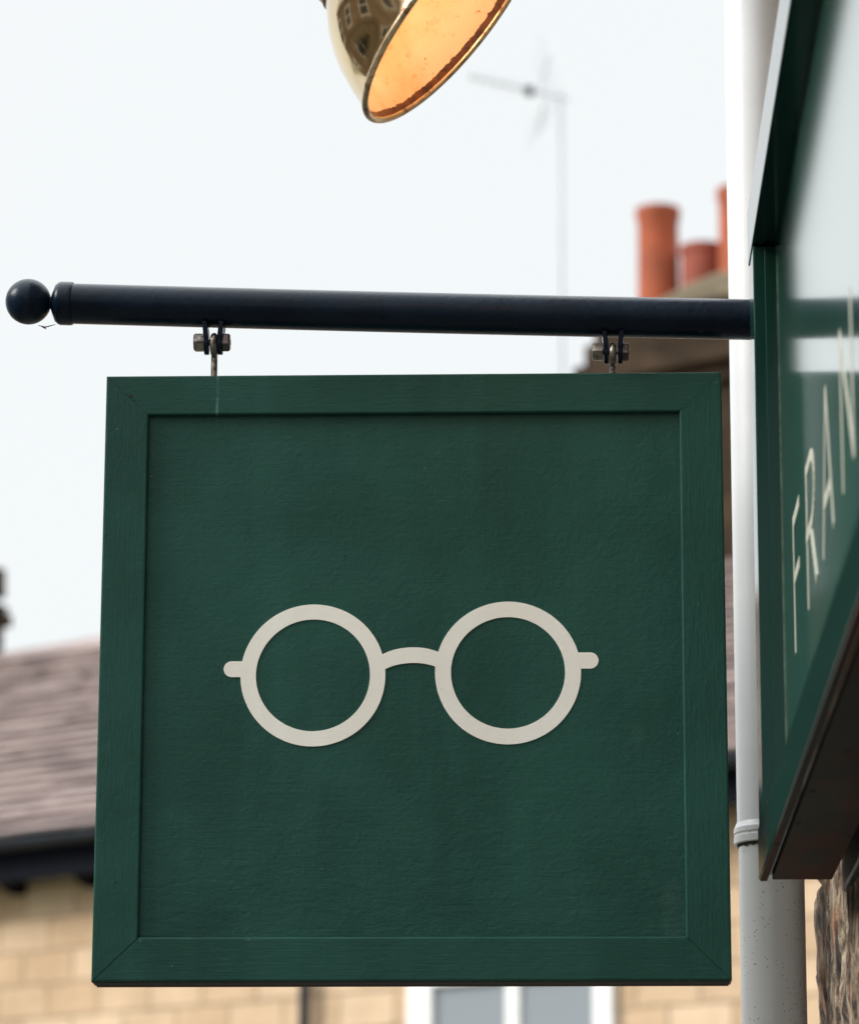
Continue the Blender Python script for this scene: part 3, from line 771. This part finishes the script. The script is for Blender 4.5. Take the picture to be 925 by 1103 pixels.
# ================================================================== HOUSE ACROSS THE STREET
HA = R(33.5)                                  # the front turns away to the left
U_ = Vector((math.cos(HA), -math.sin(HA), 0)); Nn = Vector((math.sin(HA), math.cos(HA), 0))   # along, and back into the house
d0 = ray(462, 860); HO = d0*(24.0/d0.y); HO.z = GZ
house = thing('stone_house', HO, 'honey coloured sandstone house with stone slate roof and black gutter, blurred behind the green sign', 'house', rotz=-HA)
def hp(x, y, back=0.0):
    """point in the house's own axes (along, height above its base) for a photo position, on the plane `back` metres behind the front"""
    d = ray(x, y); o = HO + Nn*back; t = (o.dot(Nn))/d.dot(Nn); p = d*t - HO
    return (p.dot(U_), p.z)
def hs(o, par=None): o.parent = par or house; return o
e0 = hp(0, 935)[1]; e1 = hp(785, 835)[1]; ZE = (e0+e1)/2     # middle of the dark eaves band
print('eaves', e0, e1)
XL, XR = -16.0, 9.5
HALF = 4.6
r0_ = hp(55, 700, HALF)[1]; r1_ = hp(785, 606, HALF)[1]; ZR = (r0_+r1_)/2; print('ridge', r0_, r1_)
hs(box('wall', (XL, .0, 0), (XR, 2*HALF, ZE-.05), M['honey']))
for xg in (XL, XR-.3):
    bm = bmesh.new(); add_prism(bm, [(0, ZE-.05), (2*HALF, ZE-.05), (HALF, ZR-.12)], 0, xg, xg+.3)
    hs(from_bm('gable', bm, M['honey']))
# slate courses, each a row of separate slabs lapping the one below
bm = bmesh.new(); NC = 24; rs = random.Random(3)
ev = Vector((0, -.30, ZE+.10)); rg = Vector((0, HALF, ZR)); sl = rg-ev; sn = Vector((0, -sl.z, sl.y)).normalized()
for side in (0, 1):
    for i in range(NC):
        a = ev+sl*(i/NC); b_ = ev+sl*min(1.0, (i+1.25)/NC); x = XL-.1
        while x < XR+.1:
            wd = rs.uniform(.28, .62)*(1.25-.5*i/NC); x2 = min(x+wd, XR+.12); j = rs.uniform(-.012, .012)
            th = rs.uniform(.022, .04)
            q_ = [a+sn*(.03+th), a+sn*.03, b_-sn*.005, b_+sn*(th*.4)]
            def mp_(p, xx): return (xx, p.y if side == 0 else 2*HALF-p.y, p.z+j*.4)
            v0 = [bm.verts.new(mp_(p, x+.006)) for p in q_]; v1 = [bm.verts.new(mp_(p, x2-.006)) for p in q_]
            bm.faces.new(v0); bm.faces.new(v1[::-1])
            for k in range(4): bm.faces.new((v0[k], v1[k], v1[(k+1) % 4], v0[(k+1) % 4]))
            x = x2+.001
            if x2 >= XR+.12: break
add_prism(bm, [(ev.y, ev.z), (HALF, ZR), (2*HALF-ev.y, ev.z), (HALF, ZR-.25)], 0, XL, XR)
hs(from_bm('roof', bm, M['slate']))
bm = bmesh.new(); x = XL-.1
while x < XR:
    add_prism(bm, [(HALF-.17, ZR-.02), (HALF, ZR+.11+rs.uniform(-.015, .015)), (HALF+.17, ZR-.02)], 0, x, x+.44); x += .45
hs(from_bm('ridge_tiles', bm, M['slate']))
# gutter (half round) and black eaves board with corbels
gz = ZE+.075; bm = bmesh.new(); prof = [(-.40+.075*math.cos(R(a)), gz+.075*math.sin(R(a))) for a in range(180, 361, 20)] + [(-.40+.06*math.cos(R(a)), gz+.06*math.sin(R(a))) for a in range(360, 179, -20)]
add_prism(bm, prof, 0, XL-.1, XR+.1); hs(from_bm('gutter', bm, M['dark_gutter']))
hs(box('eaves_board', (XL-.05, -.30, ZE-.20), (XR+.05, -.26, ZE+.075), M['black_paint']))
hs(box('eaves_soffit', (XL-.04, -.262, ZE-.12), (XR+.04, .01, ZE-.09), M['black_paint']))
xc = hp(22, 965)[0]; dxc = hp(102, 958)[0]-xc
i = -8
while xc+i*dxc < XR:
    xx = xc+i*dxc; bm = bmesh.new(); add_prism(bm, [(-.26, ZE-.125), (0, ZE-.125), (0, ZE-.25), (-.10, ZE-.22)], 0, xx-.06, xx+.06)
    hs(from_bm('corbel', bm, M['black_paint'])); i += 1
    if xx < XL: continue
# downpipe on the house
dxp = hp(335, 1080)[0]
bm = bmesh.new(); add_tube(bm, [(dxp, -.40, gz-.06), (dxp, -.36, gz-.25), (dxp, -.07, gz-.5), (dxp, -.07, .1)], .038, 16)
hs(from_bm('drainpipe', bm, M['dark_gutter'], None, True))
# windows: stone reveals filled with white casements
def window(xa, xb, z0, z1, ratio=.52, side=.2):
    f = bmesh.new(); y0, y1 = -.06, .03; W = xb-xa
    sL, sR = side*1.0, side*.72; mx = xa+W*ratio; mh = .055
    add_box(f, (xa, y0, z0), (xa+sL, y1, z1)); add_box(f, (xb-sR, y0, z0), (xb, y1, z1))
    add_box(f, (xa+sL+.001, y0, z1-.16), (xb-sR-.001, y1, z1)); add_box(f, (xa+sL+.001, y0, z0), (xb-sR-.001, y1, z0+.12))
    add_box(f, (mx-mh, y0+.01, z0+.121), (mx+mh, y1, z1-.161))
    fo = hs(from_bm('window', f, M['white_frame'])); bevel(fo, .012, 2)
    g_ = hs(box('pane', (xa+sL*.9, -.02, z0+.1), (xb-sR*.9, -.01, z1-.14), M['glass']), fo)
    hs(box('sill', (xa-.1, -.14, z0-.14), (xb+.1, .02, z0-.003), M['honey'], bev=.01), fo)
wa = hp(443, 1080)[0]; wb = hp(664, 1075)[0]; wz = hp(550, 1030)[1]; print('win', wa, wb, wz, ZE)
window(wa, wb, wz-1.45, wz)
for (a_, b_) in ((wa-6.3, wb-6.3), (wa-10.6, wb-10.6), (wa+4.6, wb+4.6)): window(a_, b_, wz-1.45, wz)
for (a_, b_) in ((wa, wb), (wa-6.3, wb-6.3), (wa-10.6, wb-10.6)): window(a_, b_, .95, 2.45)
dr = hs(box('door', (wa-3.3, -.03, .02), (wa-2.35, .02, 2.1), M['door'], bev=.01)); hs(box('handle', (wa-3.2, -.07, 1.0), (wa-3.16, -.032, 1.12), M['lead']), dr)

# chimney stacks
def pot(par, x, y, z, rad, h, m, lip=.018):
    o = lathe('chimney_pot', [(rad*1.06, 0), (rad*1.04, .05), (rad*1.02, h*.6), (rad*1.0, h*.86), (rad*1.0+lip, h-.06), (rad*1.0+lip, h), (rad*.82, h), (rad*.80, h-.1), (rad*.80, .02), (rad*.8, 0)], m, None, 40, True, Matrix.Translation((x, y, z)), 30)
    o.parent = par; return o
K = HALF                                       # the stack straddles the ridge
px1 = hp(709, 300, K)[0]; px3 = hp(797, 300, K)[0]; spc = (px3-px1)/2
rad1 = (hp(728, 280, K)[0]-hp(690, 280, K)[0])/2*math.cos(HA)*1.17
pz_t = hp(709, 226, K)[1]
pb = hp(755, 312, K)[1]; ph1 = pz_t-pb; pshort = hp(755, 264, K)[1]-pb
sw = .42; KB = K-sw-.14
sl_x = hp(616, 398, KB)[0]; sx0 = hp(632, 420, K-sw)[0]; sx1 = px3+spc*1.1+.45
zcap = pb-.20; zbd = hp(622, 402, KB)[1]; xc0 = hp(632, 340, K-sw-.02)[0]
bm = bmesh.new()
add_box(bm, (sx0, K-sw, ZE+.4), (sx1-.05, K+sw, zbd-.25))            # body
add_box(bm, (sx0-.04, K-sw-.06, zbd-.249), (sx1+.02, K+sw+.06, zbd-.10))
add_box(bm, (sl_x, K-sw-.14, zbd-.099), (sx1+.10, K+sw+.14, zbd+.06))      # projecting band
add_box(bm, (sl_x+.07, K-sw-.08, zbd+.061), (sx1+.05, K+sw+.08, zbd+.24))
add_box(bm, (xc0+.06, K-sw-.02, zbd+.241), (sx1, K+sw+.02, zcap-.03))
ch = hs(from_bm('chimney', bm, M['stack'])); bevel(ch, .02, 2)
bm = bmesh.new()
x0f, x1f = px1-rad1*.2, sx1-.04                                            # sloping mortar bed round the pots
add_prism(bm, [(x0f-.30, zcap-.029), (x1f, zcap-.029), (x1f-.1, zcap+.16), (px3, zcap+.20), (px1+spc*1.2, zcap+.15), (px1+spc*.5, zcap+.06)], 1, K-sw+.08, K+sw-.08)
fl = from_bm('flaunching', bm, M['mortar']); fl.parent = ch; bevel(fl, .03, 2)
pot(ch, px1, K, zcap+.03, rad1, pz_t-zcap-.03, M['pot'])
pot(ch, px1+spc*1.0, K+.05, zcap+.06, rad1*1.04, pb+pshort-zcap-.06, M['pot_dull'], .012)
pot(ch, px1+spc*2.0, K, zcap+.03, rad1, pz_t-zcap-.03+.02, M['pot'])
pot(ch, px1+spc*3.1, K, zcap+.03, rad1, pz_t-zcap-.06, M['pot'])
# far left stack, just reaching into the picture
qx = hp(5, 680, K+.4)[0]; zq = hp(8, 655, K)[1]; qo = hp(15, 655, K+.48)[0]-qx; bm = bmesh.new()
add_box(bm, (qx-1.2, K-.4, ZE+.5), (qx, K+.4, zq-.05)); add_box(bm, (qx-1.2-qo, K-.48, zq-.049), (qx+qo, K+.48, zq+.07)); add_box(bm, (qx-1.22, K-.42, zq+.071), (qx+.03, K+.42, zq+.14))
ch2 = hs(from_bm('chimney', bm, M['stack'])); bevel(ch2, .02, 2)
ztp = hp(2, 612, K)[1]
pot(ch2, hp(5, 630, K)[0]-.19, K, zq+.14, .15, ztp-zq-.14, M['stack'], .0); pot(ch2, qx-.8, K, zq+.14, .13, .4, M['pot'])
FF = U_*0
# ------------------------------------------------------------------ television aerial
AK = K
ax, az1 = hp(603.5, 104, AK); az0 = hp(603.5, 470, AK)[1]
def hw_(u, back, z): return HO + U_*u + Nn*back + Vector((0, 0, z))
ab = hw_(ax, AK, az0)
aer = thing('tv_aerial', ab, 'thin pale television aerial on a tall mast beside the chimney, far out of focus', 'aerial')
def ae(o, par=None):
    keep(o, aer, ab); return o
ae(tube('mast', [hw_(ax, AK, az0), hw_(ax, AK, az1+.05)], .016, M['lead'], None, 12))
for zz in (az0+.1, az0+.45): ae(tube('mast_bracket', [hw_(ax-.02, AK, zz), hw_(sx0+.08, AK, zz)], .014, M['lead'], None, 8))
def ap(x, y):                                   # aerial stands square to the street here
    d = ray(x, y); o = hw_(ax, AK, az1); return d*(o.y/d.y)
b0_, b1_ = ap(505, 82), ap(613, 107)
ae(tube('boom', [b0_, b1_], .011, M['lead'], None, 10))
bd = (b1_-b0_).normalized(); ed = Vector((.10, -.985, .12)).normalized()
for i in range(9):
    c = b0_+(b1_-b0_)*(.03+i*.085); hlen = .10+.006*i
    ae(tube('element', [c-ed*hlen, c+ed*hlen], .004, M['lead'], None, 6))
cl = ap(570, 98)
o = box('junction_box', cl-Vector((.035, .04, .03)), cl+Vector((.035, .04, .03)), M['black_paint'], bev=.01); ae(o)
for (pa, pb_) in (((577, 52), (597, 100)), ((598, 108), (568, 148))):
    a_, b_ = ap(*pa), ap(*pb_); bm = bmesh.new()
    for off in (-.25, -.09, .09, .25): add_tube(bm, [a_+ed*off, b_+ed*off], .004, 8)
    add_tube(bm, [(a_+b_)/2-ed*.26, (a_+b_)/2+ed*.26], .006, 8); ae(from_bm('reflector', bm, M['lead']))

# ================================================================== STREET AND THE TERRACE OPPOSITE
def sheet(name, x0, x1, y0, y1, z, m, th=.0):
    bm = bmesh.new()
    if th: add_box(bm, (x0, y0, z-th), (x1, y1, z))
    else: bm.faces.new([bm.verts.new(p) for p in ((x0, y0, z), (x1, y0, z), (x1, y1, z), (x0, y1, z))])
    return struct(from_bm(name, bm, m))
sheet('ground', -600, 600, -600, 600, GZ-.13, M['ground'])
sheet('road', -5.2, -1.6, -60, 14, GZ-.124, M['asphalt'])
sheet('cross_road', -30, 30, 14, 19.5, GZ-.120, M['asphalt'])
sheet('pavement', -1.45, WALLX+.2, -60, 13.8, GZ, M['paving'], .126)
sheet('kerb', -1.6, -1.4515, -60, 13.9, GZ+.004, M['kerb'], .128)
sheet('far_pavement', -7.0, -5.35, -60, 12.5, GZ, M['paving'], .126)
sheet('far_kerb', -5.3485, -5.2, -60, 12.6, GZ+.004, M['kerb'], .128)
sheet('road_marking', -1.95, -1.87, -60, 12, GZ-.118, M['line'])
ter = thing('terrace_building', (-7.0, -6, GZ), 'grey stone terrace with rows of white sash windows, mirrored in the brass lamp shade', 'building')
tb = Vector((-7.0, -6, GZ))
def tt(o): return keep(o, ter, tb)
tt(box('wall', (-13, -30, GZ), (-7, 9, 3.6), M['terrace_stone']))
bm = bmesh.new(); add_prism(bm, [(-13.3, 3.6), (-6.75, 3.6), (-10, 5.6)], 1, -30.1, 9.1); tt(from_bm('roof', bm, M['slate']))
y = -28.5
while y < 8:
    for z0, z1 in ((-.55, .95), (1.75, 3.05)):
        bm = bmesh.new(); add_box(bm, (-7.02, y, z0), (-6.96, y+.08, z1)); add_box(bm, (-7.02, y+1.02, z0), (-6.96, y+1.1, z1))
        add_box(bm, (-7.02, y+.081, z1-.08), (-6.96, y+1.019, z1)); add_box(bm, (-7.02, y+.081, z0), (-6.96, y+1.019, z0+.08)); add_box(bm, (-7.01, y+.081, (z0+z1)/2-.03), (-6.965, y+1.019, (z0+z1)/2+.03))
        fo = from_bm('window', bm, M['white_frame']); tt(fo)
        g_ = box('pane', (-7.015, y+.07, z0+.07), (-6.99, y+1.03, z1-.07), M['glass_dark']); g_.parent = fo
    y += 2.6

for i_, (ya, wd, mt_) in enumerate(((-9.3, 3.9, 'shop_red'), (-2.6, 3.4, 'shop_blue'), (3.4, 2.8, 'mortar'))):
    so_ = tt(box('shopfront', (-7.0+.005, ya, .98), (-6.72, ya+wd, 1.38), M[mt_], bev=.01))
    for q_ in range(3):
        o_ = box('shopfront_pane', (-6.98, ya+.1+q_*wd/3, -1.1), (-6.92, ya+q_*wd/3+wd/3-.1, .90), M['glass_dark']); tt(o_)
tt(box('string_course', (-7.0+.004, -29.9, 1.46), (-6.93, 8.9, 1.60), M['mortar']))
# ================================================================== SKY AND SUN
world = bpy.data.worlds.new('World'); scene.world = world; world.use_nodes = True
wn = world.node_tree; bg = wn.nodes['Background']
SUN = Vector((-.82, -.15, .54)).normalized()
elev = math.asin(SUN.z); azim = math.atan2(SUN.x, SUN.y)
sky = wn.nodes.new('ShaderNodeTexSky'); sky.sky_type = 'NISHITA'; sky.sun_disc = False
sky.sun_elevation = elev; sky.sun_rotation = azim; sky.dust_density = 3; sky.air_density = 1
# a closed cloud deck over that sky: paler and brighter overhead, with faint streaks
tc = wn.nodes.new('ShaderNodeTexCoord'); sx = wn.nodes.new('ShaderNodeSeparateXYZ'); wn.links.new(tc.outputs['Generated'], sx.inputs[0])
mr = wn.nodes.new('ShaderNodeMapRange'); wn.links.new(sx.outputs[2], mr.inputs[0])
mr.inputs[1].default_value = .42; mr.inputs[2].default_value = 1; mr.inputs[3].default_value = 1.0; mr.inputs[4].default_value = 3.9
cn = wn.nodes.new('ShaderNodeTexNoise'); cn.inputs['Scale'].default_value = 2.2; cn.inputs['Detail'].default_value = 4; wn.links.new(tc.outputs['Generated'], cn.inputs['Vector'])
cr_ = wn.nodes.new('ShaderNodeValToRGB'); wn.links.new(cn.outputs['Fac'], cr_.inputs['Fac'])
SKYV = 5.55
cr_.color_ramp.elements[0].position = .3; cr_.color_ramp.elements[0].color = (.935, .975, .985, 1)
cr_.color_ramp.elements[1].position = .7; cr_.color_ramp.elements[1].color = (.975, 1.0, 1.0, 1)
vm = wn.nodes.new('ShaderNodeVectorMath'); vm.operation = 'SCALE'; wn.links.new(cr_.outputs['Color'], vm.inputs[0])
mm = wn.nodes.new('ShaderNodeMath'); mm.operation = 'MULTIPLY'; wn.links.new(mr.outputs[0], mm.inputs[0]); mm.inputs[1].default_value = SKYV
wn.links.new(mm.outputs[0], vm.inputs['Scale'])
mx = wn.nodes.new('ShaderNodeMix'); mx.data_type = 'RGBA'; mx.inputs[0].default_value = .94
wn.links.new(sky.outputs['Color'], mx.inputs[6]); wn.links.new(vm.outputs[0], mx.inputs[7])
wn.links.new(mx.outputs[2], bg.inputs['Color']); bg.inputs['Strength'].default_value = .11
sd = bpy.data.lights.new('sun', 'SUN'); sd.energy = 2.4; sd.angle = R(24); sd.color = (1, .965, .91)
so = bpy.data.objects.new('sun', sd); COL.objects.link(so); so.rotation_euler = SUN.to_track_quat('Z', 'Y').to_euler(); so.location = SUN*40

scene.view_settings.view_transform = 'Standard'; scene.view_settings.look = 'None'
scene.view_settings.exposure = .70; scene.view_settings.gamma = 1
scene.view_settings.use_curve_mapping = False
scene.render.engine = 'CYCLES'
